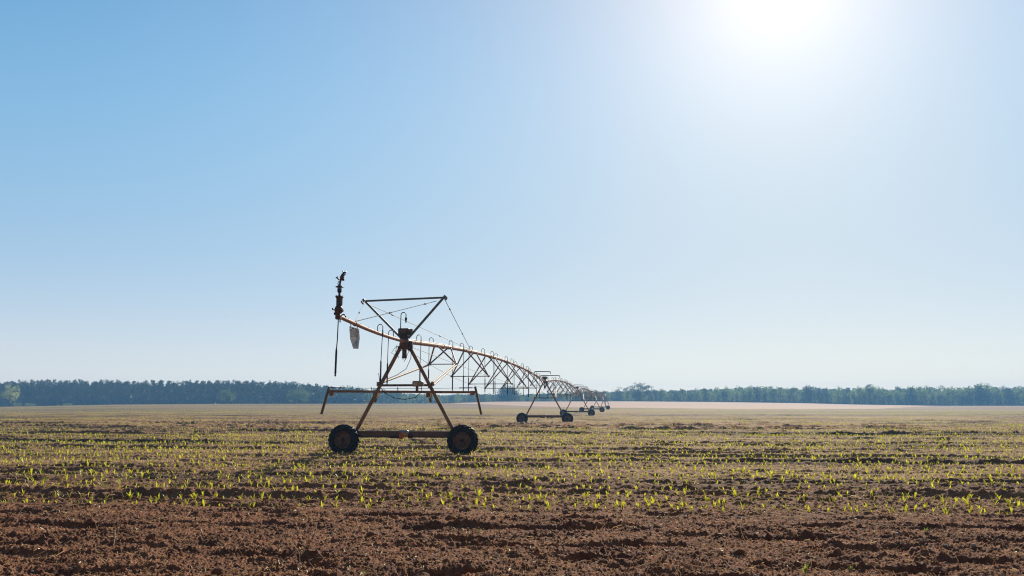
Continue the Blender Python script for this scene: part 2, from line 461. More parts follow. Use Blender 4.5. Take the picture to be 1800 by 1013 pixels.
for k in range(NT):
    y0 = SPAN * k; z0 = TZ[k]
    near = (k == 0)
    nseg = 16 if k < 2 else 8
    # ---- tower
    zl, zr = terr(-2.2, y0), terr(2.2, y0)
    for sx in (-2.2, 2.2):
        zz = max(gz(*wxy(sx + q, y0 - .04)) for q in (-.05, 0, .05))
        wheel(sx, y0 - .04, zz + .562 - .02, random.uniform(0, 6))
    b = MB()
    b.bar((-2.02, y0 + .24, z0 + .715), (2.02, y0 + .24, z0 + .715), .205)
    for sx in (-1, 1):
        b.box((sx * 2.06, y0 + .22, z0 + .60), (.2, .26, .3))
        b.box((sx * 1.86, y0 + .24, z0 + .84), (.3, .24, .05))
    b.build('base_beam', M['beam'], root)
    b = MB()      # gear motor on the beam, with drive shafts
    b.lathe((.05, y0 + .02, z0 + .76), [(.0001, -.16), (.085, -.16), (.1, -.13), (.1, .11), (.09, .14), (.0001, .15)], 'x', 18, 0)
    b.box((-.07, y0 + .02, z0 + .66), (.13, .2, .26), 1, None, .02)
    b.box((.10, y0 + .02, z0 + .655), (.2, .15, .05), 1)
    b.tube([(-.48, y0 + .03, z0 + .605), (-.12, y0 + .03, z0 + .605)], .05, 10, 2)
    b.tube([(.18, y0 + .03, z0 + .605), (.36, y0 + .03, z0 + .605)], .05, 10, 2)
    b.tube([(-1.98, y0 + .06, z0 + .6), (-.45, y0 + .03, z0 + .605)], .02, 6, 2)
    b.tube([(.34, y0 + .03, z0 + .605), (1.98, y0 + .06, z0 + .6)], .02, 6, 2)
    b.build('gear_motor', [M['motor'], M['orange'], M['hub']], root)
    for sx in (-1, 1):
        b = MB()
        a, c = Vector((sx * 1.80, y0 + .24, z0 + .86)), Vector((sx * .13, y0 + .10, z0 + PIPEZ - .12))
        b.tube([a, c], .068, 10)
        b.box(c, (.16, .14, .16), 0, None, .02)
        if near and sx < 0:
            for t in (.13, .33):
                p = a.lerp(c, t)
                b.tube([p + Vector((-.05, -.05, .02)), p + Vector((-.17, -.08, .02)), p + Vector((-.19, -.08, .09))], .013, 5)
        b.build('leg', M['leg'], root)
    b = MB()
    b.bar((-1.0, y0 + .16, z0 + 2.47), (1.0, y0 + .16, z0 + 2.47), .08)
    b.build('cross_bar', M['beam'], root)
    # braces from the legs up to the first truss of the span behind
    s1 = SPAN / 8
    nb = pipe_z(k, s1) - TRD[0]
    for sx in (-1, 1):
        b = MB()
        a = Vector((sx * 1.02, y0 + .22, z0 + 2.52)); e = Vector((sx * .60, y0 + s1 - .05, nb - .02))
        if sx < 0: b.tube([a, e], .042, 8)
        else:
            b.tube([a + Vector((-.04, 0, .02)), e + Vector((-.03, 0, .02))], .030, 8); b.tube([a + Vector((.05, 0, -.03)), e + Vector((.03, 0, -.03))], .030, 8)
        b.box(e, (.1, .3, .06)); b.box(a, (.1, .1, .16))
        b.build('brace', M['brace'], root)
    # joint on top of the tower
    zp = z0 + PIPEZ
    b = MB()
    b.lathe((0, y0, zp), [(.0001, -.25), (.13, -.25), (.15, -.2), (.15, .08), (.11, .14), (.0001, .15)], 'z', 18, 0)
    b.tube([(0, y0 - .35, zp), (0, y0 + .25, zp)], .1, 14, 0)
    b.box((0, y0 - .02, zp - .24), (.44, .22, .09), 0)
    b.tube([(0.02, y0 - .06, zp - .3), (0.02, y0 - .06, zp - .62)], .085, 12, 0)
    b.tube([(0.02, y0 - .06, zp - .56), (0.02, y0 - .06, zp - .6)], .1, 12, 0)
    for q in (-1, 1): b.tube([(.02 + q * .045, y0 - .08, zp - .6), (.02 + q * .045, y0 - .08, zp - .68)], .013, 6, 1)
    b.box((.2, y0 + .1, zp - .16), (.16, .16, .34), 2)
    b.build('pipe_joint', [M['rust'], M['motor'], M['boxdark']], root)
    b = MB()
    ba = MB()
    ba.lathe((0, y0 + .42, zp + .01), [(.085, -.16), (.125, -.13), (.105, -.07), (.13, 0), (.105, .07), (.125, .13), (.085, .16)], 'y', 16)
    ba.build('rubber_boot', M['hose'], root)
    b.box((-.02, y0 + .02, zp + .36), (.40, .28, .24), 0, None, .015)
    b.box((.20, y0 + .10, zp + .36), (.16, .10, .22), 1, None, .01)
    b.box((-.02, y0 + .02, zp + .19), (.30, .2, .12), 0)
    b.box((-.02, y0 - .125, zp + .38), (.2, .012, .13), 2)
    cb = b.build('control_box', [M['boxdark'], M['boxtan'], M['beam']], root)
    if near:
        b = MB()
        b.tube([(-.1, y0 - .05, zp - .15), (-.3, y0 - .1, zp - .2), (-.46, y0 - .1, zp - .42), (-.3, y0 - .1, zp - .5), (-.12, y0 - .08, zp - .35), (-.02, y0 - .08, zp - .3)], .010, 5)
        b.tube([(-.25, y0 - .1, zp - .12), (-.3, y0 - .1, zp - .36), (-.18, y0 - .1, zp - .6)], .010, 5)
        pts = [Vector((.26, y0 - .02, zp - .3)), Vector((.26, y0 - .05, zp - .62)), Vector((.1, y0 - .08, zp - 1.0)), Vector((-.25, y0 - .05, zp - 1.22)), Vector((-.62, y0 + .02, zp - 1.36))]
        b.tube(pts, .011, 5)
        b.tube([(.2, y0 - .02, zp - .3), (.1, y0 - .06, zp - .55), (.02, y0 - .1, zp - .75)], .01, 5)
        b.build('cable', M['hose'], root)

    # ---- span
    b = MB()
    ss = np.linspace(.3, SPAN - .3, 41 if k < 3 else 25)
    b.tube([(0, y0 + s, pipe_z(k, s)) for s in ss], .084, nseg)
    for i in range(1, 8):
        s = i * SPAN / 8
        p = (0, y0 + s, pipe_z(k, s)); q = (0, y0 + s + .1, pipe_z(k, s + .1))
        flange(b, p, q, .102, .055)
        b.box((.0, y0 + s, pipe_z(k, s) - .07), (.2, .34, .06), 0)
    for s in np.arange(1.0, SPAN - .5, 1.48):
        z = pipe_z(k, s); b.tube([(0, y0 + s, z + .07), (0, y0 + s, z + .115)], .018, 6)
    span = b.build('span_pipe', M['pipe'], root)
    b = MB()
    ss2 = np.arange(.5, SPAN - .4, 1.0)
    b.tube([(.035 + .012 * math.sin(i * 1.7), y0 + s, pipe_z(k, s) + .092 + .008 * math.sin(i * 2.3)) for i, s in enumerate(ss2)], .011, 5)
    b.build('cable', M['hose'], span)
    nodes = []
    for i in range(7):
        s = (i + 1) * SPAN / 8
        z = pipe_z(k, s); hw = TRW[i] / 2; zb = z - TRD[i]
        b = MB()
        for sx in (-1, 1):
            nd = Vector((sx * hw, y0 + s, zb))
            for ds in (-1.35, 1.35):
                top = Vector((sx * .08, y0 + s + ds, pipe_z(k, s + ds) - .03))
                b.tube([nd, top], .036, 5)
                b.box(top, (.05, .22, .1))
            b.box(nd, (.09, .16, .09))
        b.tube([(-hw, y0 + s, zb), (hw, y0 + s, zb)], .022, 5)
        b.build('truss_frame', M['truss'], root)
        nodes.append((hw, y0 + s, zb))
    b = MB()
    for sx in (-1, 1):
        pts = [(sx * .14, y0 + .3, pipe_z(k, .3) - .18)] + [(sx * h, yy, zz) for h, yy, zz in nodes] + [(sx * .14, y0 + SPAN - .3, pipe_z(k, SPAN - .3) - .18)]
        b.tube(pts, .011, 5)
    b.build('truss_rod', M['wire'], root)
    s = 1.8; side = 1; j = 0
    while s < SPAN - 1.2:
        z = pipe_z(k, s)
        zg = TZ[k] + (TZ[k + 1] - TZ[k]) * s / SPAN
        drop(span, -.0 if side > 0 else .0, y0 + s, z, zg + 2.46 + random.uniform(-.06, .06), side, n=6 if k < 2 else 4, lean=random.uniform(-.03, .03))
        s += (2.85, 3.2, 2.6, 3.3)[j % 4]; j += 1; side = -side if j % 3 else side
    for s, L in ((SPAN - 9.0, 1.35), (SPAN - 4.0, 1.75)):      # boom-backs: short pipes out to the side near the next tower
        b = MB()
        z = pipe_z(k, s)
        b.tube([(0, y0 + s, z + .07), (0, y0 + s, z + .22), (.14, y0 + s, z + .27), (L, y0 + s, z + .25), (L + .06, y0 + s, z + .2), (L + .06, y0 + s, z + .05)], [.04, .04, .04, .04, .032, .03], 8)
        b.build('side_boom', M['galv'], root)

# ---- things only the nearest tower carries
zp = TZ[0] + PIPEZ
b = MB()
pts = []
OL = 7.15
def oz(L): return zp + .16 * (L / OL) - .06 * math.sin(PI * min(L / OL, 1))
b.tube([(0, -L, oz(L)) for L in np.linspace(.3, OL, 12)], .058, 12)
for L in (1.2, 2.4, 3.3, 4.4, 5.2, 6.4): b.tube([(0, -L, oz(L) + .05), (0, -L, oz(L) + .085)], .014, 6)
flange(b, (0, -.38, oz(.38)), (0, -1, oz(1)), .095, .02)
flange(b, (0, -5.75, oz(5.75)), (0, -6.2, oz(6.2)), .075, .05)
oh = b.build('overhang_pipe', M['pipe'], root)
drop(oh, 0, -1.5, oz(1.5), 2.44, -1, .058, 8, -.02)
drop(oh, 0, -3.42, oz(3.42), 2.42, 1, .058, 8, -.04)
b = MB()
b.tube([(-.03, -7.16, oz(7.1)), (-.04, -7.17, 3.6), (-.05, -7.2, 3.28)], .016, 8)
b.tube([(-.05, -7.2, 3.34), (-.05, -7.2, 3.26), (-.06, -7.2, 2.62)], [.02, .03, .03], 8)
b.tube([(-.06, -7.2, 2.62), (-.06, -7.2, 2.58), (-.06, -7.2, 2.55)], [.016, .03, .02], 8)
b.build('sprinkler_drop', M['hose'], oh)
b = MB()          # upright sprinkler above the control box
b.tube([(-.16, 0, zp + .46), (-.15, 0, zp + .98)] + arc_pts((-.055, 0, zp + .98), .095, PI, 0, 8)[1:] + [(.04, 0, zp + .87)], .017, 8, 0)
b.tube([(.04, 0, zp + .90), (.04, 0, zp + .84), (.04, 0, zp + .76)], [.022, .05, .03], 8, 0)
b.tube([(.04, 0, zp + .76), (.04, 0, zp + .69)], .026, 8, 1)
b.build('upright_sprinkler', [M['hose'], M['green']], root)
# inverted triangular guy frame with its stay wires
b = MB()
AL, AR = Vector((-1.54, 0, TZ[0] + 5.58)), Vector((1.45, 0, TZ[0] + 5.66))
b.bar(AL, AR, .064)
for e, f in ((AL, Vector((-.12, 0, zp + .12))), (AR, Vector((.14, 0, zp + .12)))):
    b.bar(f, e, .074)
    sg = -1 if e is AL else 1
    b.box(e + Vector((sg * .03, 0, .02)), (.09, .1, .13), 0, Matrix.Rotation(sg * .6, 3, 'Y'))
    b.box(e + Vector((sg * .10, -.02, -.05)), (.05, .07, .12), 0, Matrix.Rotation(sg * .5, 3, 'Y'))
b.build('guy_frame', M['galv'], root)
O58 = Vector((0, -5.75, oz(5.75) + .07)); S2 = Vector((0, 13.2, pipe_z(0, 13.2) + .1))
for a, c in ((AL, O58), (AR + Vector((-.25, 0, -.12)), O58), (AL + Vector((.2, 0, -.15)), S2), (AR, S2)):
    b = MB()
    b.tube([a, c], .009 if a is AL else .012, 5)
    for t in (.17, .62):
        p = a.lerp(c, t); d = (c - a).normalized()
        b.tube([p - d * .06, p + d * .06], .03, 6)
    b.build('guy_wire', M['wire'], root)
# crash barrier bar with its two hanging arms
b = MB()
b.bar((-2.72, -.30, 2.27), (2.70, -.30, 2.22), .085)
for sx in (-1, 1):
    e = 2.70 * sx
    b.box((e - sx * .1, -.30, 2.19), (.16, .11, .16), 0)
    b.box((sx * .98, -.12, 2.16), (.16, .30, .22), 0)
    b.tube([(sx * 1.0, -.05, 2.02), (sx * 1.04, -.1, 1.88)], .05, 8)
for x in (-1.1, -.13): b.tube([(x, -.30, 2.28), (x - .02, -.30, 2.41)], .016, 6)
bar = b.build('safety_bar', M['leg'], root)
for sx in (-1, 1):
    b = MB()
    b.bar((sx * 2.70, -.33, 2.42), (sx * 2.94, -.40, 1.44), .075)
    b.build('bar_arm', M['beam'], bar)
b = MB()
b.tube([(-2.66, -.32, 2.40), (-1.0, -.32, 2.37), (1.0, -.32, 2.36), (2.66, -.32, 2.38)], .007, 5)
b.tube([(-2.62, -.32, 2.40), (-2.1, -.32, 2.39)], .02, 6); b.tube([(2.12, -.32, 2.375), (2.6, -.32, 2.38)], .02, 6)
b.build('trip_wire', M['wire'], bar)
b = MB()
b.box((.60, -.32, 2.53), (.36, .22, .20), 0, None, .03); b.box((.785, -.32, 2.53), (.06, .17, .15), 0, None, .02)
b.box((.53, -.434, 2.53), (.13, .006, .12), 1)
b.box((.58, -.32, 2.33), (.085, .08, .22), 2)
b.tube([(.74, -.33, 2.44), (.75, -.35, 2.37), (.67, -.35, 2.36)], .014, 6, 3)
b.build('switch_box', [M['boxtan'], M['paper'], M['beam'], M['hose']], bar)
b = MB()
b.tube([(.75, -.36, 2.36), (.74, -.37, 2.22), (.55, -.37, 2.05), (.15, -.37, 1.97), (-.25, -.37, 2.03), (-.6, -.36, 2.2), (-.8, -.3, 2.42), (-.86, -.2, 2.7), (-.92, -.1, 2.92)], .0135, 6)
b.build('cable', M['hose'], bar)
# end gun
g = MB()
gx, gy, gb = -.01, -7.22, oz(OL)
gun = g
g.tube([(gx, gy + .1, gb), (gx - .01, gy - .02, gb + .02), (gx - .01, gy - .02, gb + .1)], .075, 12, 0)
g.box((gx, gy, gb - .02), (.17, .15, .16), 0, None, .02)
g.lathe((gx, gy, gb + .22), [(.06, -.12), (.1, -.1), (.125, -.04), (.125, .06), (.1, .12), (.085, .14)], 'z', 16, 0)
g.tube([(gx - .08, gy, gb + .22), (gx - .19, gy, gb + .24), (gx - .2, gy, gb + .3)], .025, 6, 1)
g.tube([(gx + .08, gy, gb + .2), (gx + .15, gy, gb + .2)], .05, 8, 0)
g.box((gx - .1, gy, gb + .1), (.07, .1, .08), 1)
g.tube(arc_pts((gx + .12, gy + .1, gb + .0), .08, PI, -.3, 8), .022, 6, 1)
g.tube([(gx + .05, gy + .02, gb - .08), (gx + .05, gy + .02, gb - .2)], .02, 6, 1)
base = g.build('end_gun', [M['rust'], M['hose']], root)
b = MB()
b.lathe((gx + .01, gy, gb + .36), [(.085, 0), (.09, .02), (.088, .16), (.092, .18), (.088, .2), (.088, .3), (.125, .31), (.125, .34), (.06, .36)], 'z', 18, 0)
for q in range(5):
    a = q * 2 * PI / 5 + .3
    b.box((gx + .01 + .105 * math.cos(a), gy + .105 * math.sin(a), gb + .68), (.035, .035, .08), 1)
    b.tube([(gx + .01 + .095 * math.cos(a), gy + .095 * math.sin(a), gb + .4), (gx + .01 + .095 * math.cos(a), gy + .095 * math.sin(a), gb + .68)], .01, 5, 1)
b.build('booster_valve', [M['boxdark'], M['rust']], base)
b = MB()
b.tube([(gx + .01, gy, gb + .7), (gx + .01, gy, gb + .84)], .035, 10, 0)
b.lathe((gx + .01, gy, gb + .84), [(.035, -.03), (.06, 0), (.068, .02), (.068, .1)], 'z', 14, 1)
b.lathe((gx + .01, gy, gb + .94), [(.066, 0), (.066, .09)], 'z', 14, 2)
b.lathe((gx + .01, gy, gb + 1.03), [(.066, -.002), (.125, -.02), (.13, 0), (.06, .035), (.0001, .036)], 'z', 18, 1)
b.build('bearing', [M['rust'], M['hose'], M['cup']], base)
b = MB()
zb = gb + 1.05
b.tube([(gx + .01, gy, zb), (gx + .025, gy, zb + .13), (gx + .05, gy - .01, zb + .24), (gx + .10, gy - .03, zb + .34), (gx + .16, gy - .06, zb + .40)], [.036, .032, .036, .04, .034], 10, 0)
b.box((gx + .09, gy - .02, zb + .26), (.09, .09, .13), 0, Matrix.Rotation(.4, 3, 'Y'))
b.lathe((gx + .13, gy - .03, zb + .22), [(.0001, -.05), (.045, -.03), (.045, .03), (.0001, .05)], 'z', 10, 1)
b.build('gun_barrel', [M['rust'], M['hub']], base)
b = MB()
b.tube([(gx - .02, gy + .01, zb + .22), (gx - .09, gy + .02, zb + .30), (gx - .10, gy + .02, zb + .31)], [.02, .025, .05], 8)
b.tube([(gx + .02, gy, zb + .30), (gx + .10, gy - .04, zb + .42), (gx + .15, gy - .06, zb + .42)], .018, 8)
b.box((gx + .17, gy - .06, zb + .45), (.05, .05, .07), 0, Matrix.Rotation(.5, 3, 'Y'))
b.box((gx + .22, gy - .07, zb + .47), (.05, .06, .03), 0, Matrix.Rotation(-.6, 3, 'Y'))
b.box((gx + .14, gy - .07, zb + .48), (.03, .05, .06), 0, Matrix.Rotation(-.4, 3, 'Y'))
b.tube([(gx + .10, gy, zb + .30), (gx + .19, gy - .03, zb + .40), (gx + .23, gy - .05, zb + .42)], .016, 8)
b.tube([(gx - .03, gy, zb + .02), (gx - .05, gy, zb + .1), (gx - .01, gy, zb + .18)], .014, 6)
b.build('swing_arm', M['hub'], base)
for o_ in [base] + list(base.children):
    for q in o_.data.vertices: q.co.z = gb + (q.co.z - gb) * .83; q.co.x = gx + (q.co.x - gx) * .9
# pivot point at the far end of the machine
yP = SPAN * NT; zP = TZ[NT]
b = MB()
for sx in (-1, 1):
    for sy in (-1, 1):
        b.tube([(sx * 1.5, yP + sy * 1.5, zP), (sx * .2, yP + sy * .2, zP + PIPEZ - .2)], .07, 6)
    b.tube([(sx * .85, yP - .85, zP + 2), (sx * .85, yP + .85, zP + 2)], .04, 6)
    b.tube([(-.85, yP + sx * .85, zP + 2), (.85, yP + sx * .85, zP + 2)], .04, 6)
b.tube([(0, yP, zP - .1), (0, yP, zP + PIPEZ + .2), (0, yP - .35, zP + PIPEZ)], .11, 10)
b.build('pivot_frame', M['leg'], root)

# sign hanging from the overhang pipe
def sign():
    L0, L1 = 5.50, 6.18
    lx, ly = wxy(0, -(L0 + L1) / 2)
    r = empty('hanging_sign', (lx, ly, oz(5.85) - .06), root.rotation_euler[2])
    tag(r, 'faded grey tapered sign with a blue oval hanging under the end of the pipe', 'sign')
    w = (L1 - L0) / 2
    outl = [(-w, -.10), (w, -.10), (w * 1.04, -.36), (w * .60, -.70), (-w * .45, -.70), (-w * .96, -.42)]
    b = MB()
    vs = [(-.006, p, q) for p, q in outl] + [(.006, p, q) for p, q in outl]
    n = len(outl)
    b.add(vs, [list(range(n))[::-1], list(range(n, 2 * n))] + [[i, (i + 1) % n, n + (i + 1) % n, n + i] for i in range(n)], 0, False)
    pn = b.build('sign_panel', M['signpanel'], r); pn.rotation_euler = (R(3), R(-4), R(-6))
    b = MB()
    def oval(a, c, x):
        vs = [(x, .02 + a * math.cos(t), -.535 + c * math.sin(t)) for t in np.linspace(0, 2 * PI, 25)[:-1]]
        return vs
    for sx in (-1, 1):
        b.add(oval(.15, .165, sx * .0085), [list(range(24)) if sx > 0 else list(range(24))[::-1]], 1, False)
        b.add(oval(.115, .135, sx * .011), [list(range(24)) if sx > 0 else list(range(24))[::-1]], 0, False)
    b.build('oval_mark', [M['signblue'], M['signrim']], pn)
    b = MB()      # worn lettering, too faded to read
    for row, (z, h) in enumerate(((-.19, .06), (-.265, .06), (-.33, .04))):
        p = -.27
        while p < .27:
            ww = random.uniform(.02, .05)
            q = random.choice((0, 1, 2))
            for sx in (-1, 1):
                b.box((sx * .008, p + ww / 2, z), (.003, .014, h))
                if q != 1: b.box((sx * .008, p + ww / 2 + .012, z + h / 2 - .01), (.0026, ww, .014))
                if q != 0: b.box((sx * .008, p + ww / 2 + .012, z - h / 2 + .01), (.0026, ww, .014))
            p += ww + .035
    b.build('lettering', M['signgrey'], pn)
    b = MB()
    b.bar((0, -w - .04, -.085), (0, w + .04, -.085), .035)
    for q in (-.9, .9): b.tube([(0, w * q, -.08), (0, w * q, .05)], .012, 6)
    b.bar((0, -w - .02, -.14), (0, w + .02, -.14), .02)
    b.build('hanger', M['beam'], r)
sign()

# ------------------------------------------------------------------ seedlings
M['corn'] = leaf_mat('corn_leaf', (.13, .18, .03), (.20, .22, .03), (.70, .67, .045), .66)
def corn_plant(seed, segs, hgt=.122, wm=1.0):
    r = random.Random(seed)
    V, F = [], []
    nl = r.choice((3, 3, 4, 4, 5))
    az0 = r.uniform(0, PI)
    for i in range(nl):
        az = az0 + (i % 2) * PI + r.uniform(-.5, .5)
        L = hgt * r.uniform(.75, 1.25); wd = r.uniform(.008, .014) * wm
        lean = r.uniform(.25, .75) if i else r.uniform(0, .25)
        curl = r.uniform(.5, 1.5)
        p = Vector((0, 0, r.uniform(0, .03))); ang = lean
        dx = Vector((math.cos(az), math.sin(az), 0)); sd = Vector((-math.sin(az), math.cos(az), 0))
        o = len(V)
        for j in range(segs + 1):
            t = j / segs
            wj = wd * (.45 + 1.1 * t) if t < .5 else wd * max(.08, 2 * (1 - t) ** .8)
            V += [p - sd * wj + Vector((0, 0, .4 * wj)), p + sd * wj + Vector((0, 0, .4 * wj))]
            p = p + (dx * math.sin(ang) + Vector((0, 0, 1)) * math.cos(ang)) * L / segs
            ang += curl / segs * (1.0 if t > .3 else .3)
        for j in range(segs):
            F.append([o + 2 * j, o + 2 * j + 1, o + 2 * j + 3, o + 2 * j + 2])
    return np.array([tuple(q) for q in V], np.float32), np.array(F, np.int32)
hi = [corn_plant(100 + i, 5) for i in range(10)]
lo = [corn_plant(200 + i, 3) for i in range(10)]
vlo = [corn_plant(300 + i, 1, .125, 2.3) for i in range(8)]
def vlo_fix(p):
    return p
P = []
nrows = int(420 / ROW)
for kx in range(nrows):
    rr = R0 - kx * ROW
    if rr < 6: break
    vv = kx * ROW
    if any(abs(vv - t) < .38 for t in TRACKS[1:]): continue
    sp = .138
    th = np.arange(-2.7, 2.2, sp / rr)
    w = th * rr
    th = th + rng.uniform(-.06, .06, len(w)) / rr
    x = PIV[0] + (rr + rng.normal(0, .016, len(w))) * np.sin(th); y = PIV[1] - rr * np.cos(th)
    k = (y > 10) & (np.abs(x) < .72 * y + 1.5) & (y < np.where(x / np.maximum(y, 1) < -.07, 395, 275)) & (rng.random(len(w)) > .07 + .30 * sstep(45, 150, y) + .25 * sstep(150, 260, y) + .55 * sstep(.12, .4, gn(x / 42, y / 7, 41)) * sstep(35, 70, y) + .22 * (gn(x / 3.0, y / 2.0, 40) > .28))
    P.append(np.stack([x[k], y[k]], 1))
P = np.concatenate(P)
order = np.argsort(P[:, 1]); P = P[order]
u = P[:, 0] / P[:, 1]
infr = np.abs(u) < .60
cand = np.where(infr)[0]
ind = cand[:300]                                        # the 300 that show largest
rest = np.setdiff1d(np.arange(len(P)), ind)
size = np.clip(rng.normal(.92, .27, len(P)), .45, 1.7)
HIM = [mesh_np('corn_seedling', v, f, M['corn'], True) for v, f in hi]
zz = ground(P[ind, 0], P[ind, 1])
for n_, i in enumerate(ind):
    o = link('corn_seedling', HIM[n_ % 10], None, (P[i, 0], P[i, 1], zz[n_] - .012))
    s = size[i] * 1.0; o.scale = (s, s, s); o.rotation_euler = (random.uniform(-.1, .1), random.uniform(-.1, .1), random.uniform(0, 6.28))
    tag(o, 'bright green corn seedling in the front rows beside the bare tilled soil', 'seedling', 'corn seedlings in the front rows')
def scatter(name, protos, pos, z, sz, mat, rot, label, cat):
    Vs, Fs = [], []; off = 0
    which = rng.integers(0, len(protos), len(pos))
    for q, (v, f) in enumerate(protos):
        m = which == q
        if not m.any(): continue
        p = pos[m]; a = rot[m]; s = sz[m]; n = len(p)
        c, sn = np.cos(a)[:, None], np.sin(a)[:, None]
        vx = (v[None, :, 0] * c - v[None, :, 1] * sn) * s[:, None] + p[:, 0:1]
        vy = (v[None, :, 0] * sn + v[None, :, 1] * c) * s[:, None] + p[:, 1:2]
        vz = v[None, :, 2] * s[:, None] + z[m][:, None]
        Vs.append(np.stack([vx, vy, vz], -1).reshape(-1, 3))
        Fs.append((f[None] + (np.arange(n) * len(v))[:, None, None] + off).reshape(-1, f.shape[1])); off += n * len(v)
    o = link(name, mesh_np(name, np.concatenate(Vs), np.concatenate(Fs), mat, True))
    return tag(o, label, cat, kind='stuff')
rp = P[rest]; rz = ground(rp[:, 0], rp[:, 1]) - .01
rs = size[rest]; ra = rng.uniform(0, 6.28, len(rest))
nearm = rp[:, 1] < 60
Vn = (rp[nearm], rz[nearm], rs[nearm], ra[nearm]); Vf = (rp[~nearm], rz[~nearm], rs[~nearm] * np.where(rp[~nearm][:, 1] > 110, .72, .92), ra[~nearm])
# one object for all the remaining plants: near ones with curved leaves, far ones simpler
allp, alls = [], []
def build_rest():
    Vs, Fs = [], []; off = 0
    for protos, (p_, z_, s_, a_) in ((lo, Vn), (vlo, Vf)):
        which = rng.integers(0, len(protos), len(p_))
        for q, (v, f) in enumerate(protos):
            m = which == q
            p = p_[m]; a = a_[m]; s = s_[m]; n = len(p)
            c, sn = np.cos(a)[:, None], np.sin(a)[:, None]
            vx = (v[None, :, 0] * c - v[None, :, 1] * sn) * s[:, None] + p[:, 0:1]
            vy = (v[None, :, 0] * sn + v[None, :, 1] * c) * s[:, None] + p[:, 1:2]
            vz = v[None, :, 2] * s[:, None] + z_[m][:, None]
            Vs.append(np.stack([vx, vy, vz], -1).reshape(-1, 3))
            Fs.append((f[None] + (np.arange(n) * len(v))[:, None, None] + off).reshape(-1, 4)); off += n * len(v)
    o = link('corn_crop', mesh_np('corn_crop', np.concatenate(Vs), np.concatenate(Fs), M['corn'], True))
    tag(o, 'countless yellow-green corn seedlings in rows fading across the field', 'crop', kind='stuff')
build_rest()

# ------------------------------------------------------------------ clods, residue, stones
M['clod'] = pmat('clod_soil', (.14, .058, .029), (.27, .125, .064), .95, 0, 9, c3=(.28, .17, .11), bump=.6)
M['straw'] = leaf_mat('dry_straw', (.62, .48, .32), (.34, .2, .12), (.85, .66, .45), .5)
M['lint'] = pmat('pale_stone', (.42, .40, .38), (.3, .27, .25), .85, 0, 12)
def ico(sub):
    import bmesh
    bm = bmesh.new(); bmesh.ops.create_icosphere(bm, subdivisions=sub, radius=1)
    v = np.array([q.co[:] for q in bm.verts], np.float32); f = np.array([[a.index for a in p.verts] for p in bm.faces], np.int32)
    bm.free(); return v, f
def rock(seed, sub=2, flat=.65):
    v, f = ico(sub); r = np.random.default_rng(seed)
    d = np.ones(len(v))
    for q in range(6):
        ax = r.normal(size=3); ax /= np.linalg.norm(ax)
        d -= .16 * np.clip(v @ ax - r.uniform(.25, .6), 0, 1) / .5
    for q in range(4):
        ax = r.normal(size=3) * 3.2; d += .06 * np.sin(v @ ax + r.uniform(0, 6))
    d += r.normal(0, .045, len(v))
    w = v * d[:, None] * np.array([r.uniform(.8, 1.3), r.uniform(.7, 1.1), flat * r.uniform(.7, 1.2)])
    return w.astype(np.float32), f
rocks = [rock(40 + i, 2) for i in range(10)]
nC = 15000
cy = 6.0 + (rng.random(nC) ** 1.3) * 11.0; cx = rng.uniform(-.72, .72, nC) * (cy + .5)
vv, ww = polar(cx, cy)
keep = (vv < .4) | (rng.random(nC) < .25)
cx, cy = cx[keep], cy[keep]
cs = np.clip(rng.lognormal(-4.55, .55, len(cx)), .004, .045)
cz_ = ground(cx, cy) + cs * .05
scatter('soil_crumbs', rocks, np.stack([cx, cy], 1), cz_, cs, M['clod'], rng.uniform(0, 6.28, len(cx)), 'loose crumbs of brown earth strewn over the tilled soil', 'soil')
# big clods one could pick up
RM = [mesh_np('soil_clod', *rock(70 + i, 3, .75), M['clod'], False) for i in range(8)]
clods = [(-.75, 14.05, .17), (.85, 13.95, .13), (2.6, 10.1, .12), (3.6, 9.5, .1), (-.45, 9.2, .13), (1.0, 9.5, .1), (-3.3, 9.3, .15), (-2.9, 8.75, .12),
         (4.3, 8.9, .13), (2.0, 8.7, .11), (-.9, 8.75, .12), (.2, 8.7, .1), (-4.6, 11.2, .12), (5.0, 10.8, .11), (-1.8, 11.4, .1), (5.6, 12.4, .11), (-6.2, 12.9, .12), (3.1, 12.0, .1), (-3.9, 10.3, .09), (1.6, 11.0, .09)]
for i, (x, y, s) in enumerate(clods):
    o = link('soil_clod', RM[i % 8], None, (x, y, gz(x, y) + s * .12)); s *= .72; o.scale = (s, s, s); o.rotation_euler = (0, 0, i * 1.9)
    tag(o, 'large dark clod of earth lying on the bare tilled soil in front', 'clod', 'large clods on the tilled soil')
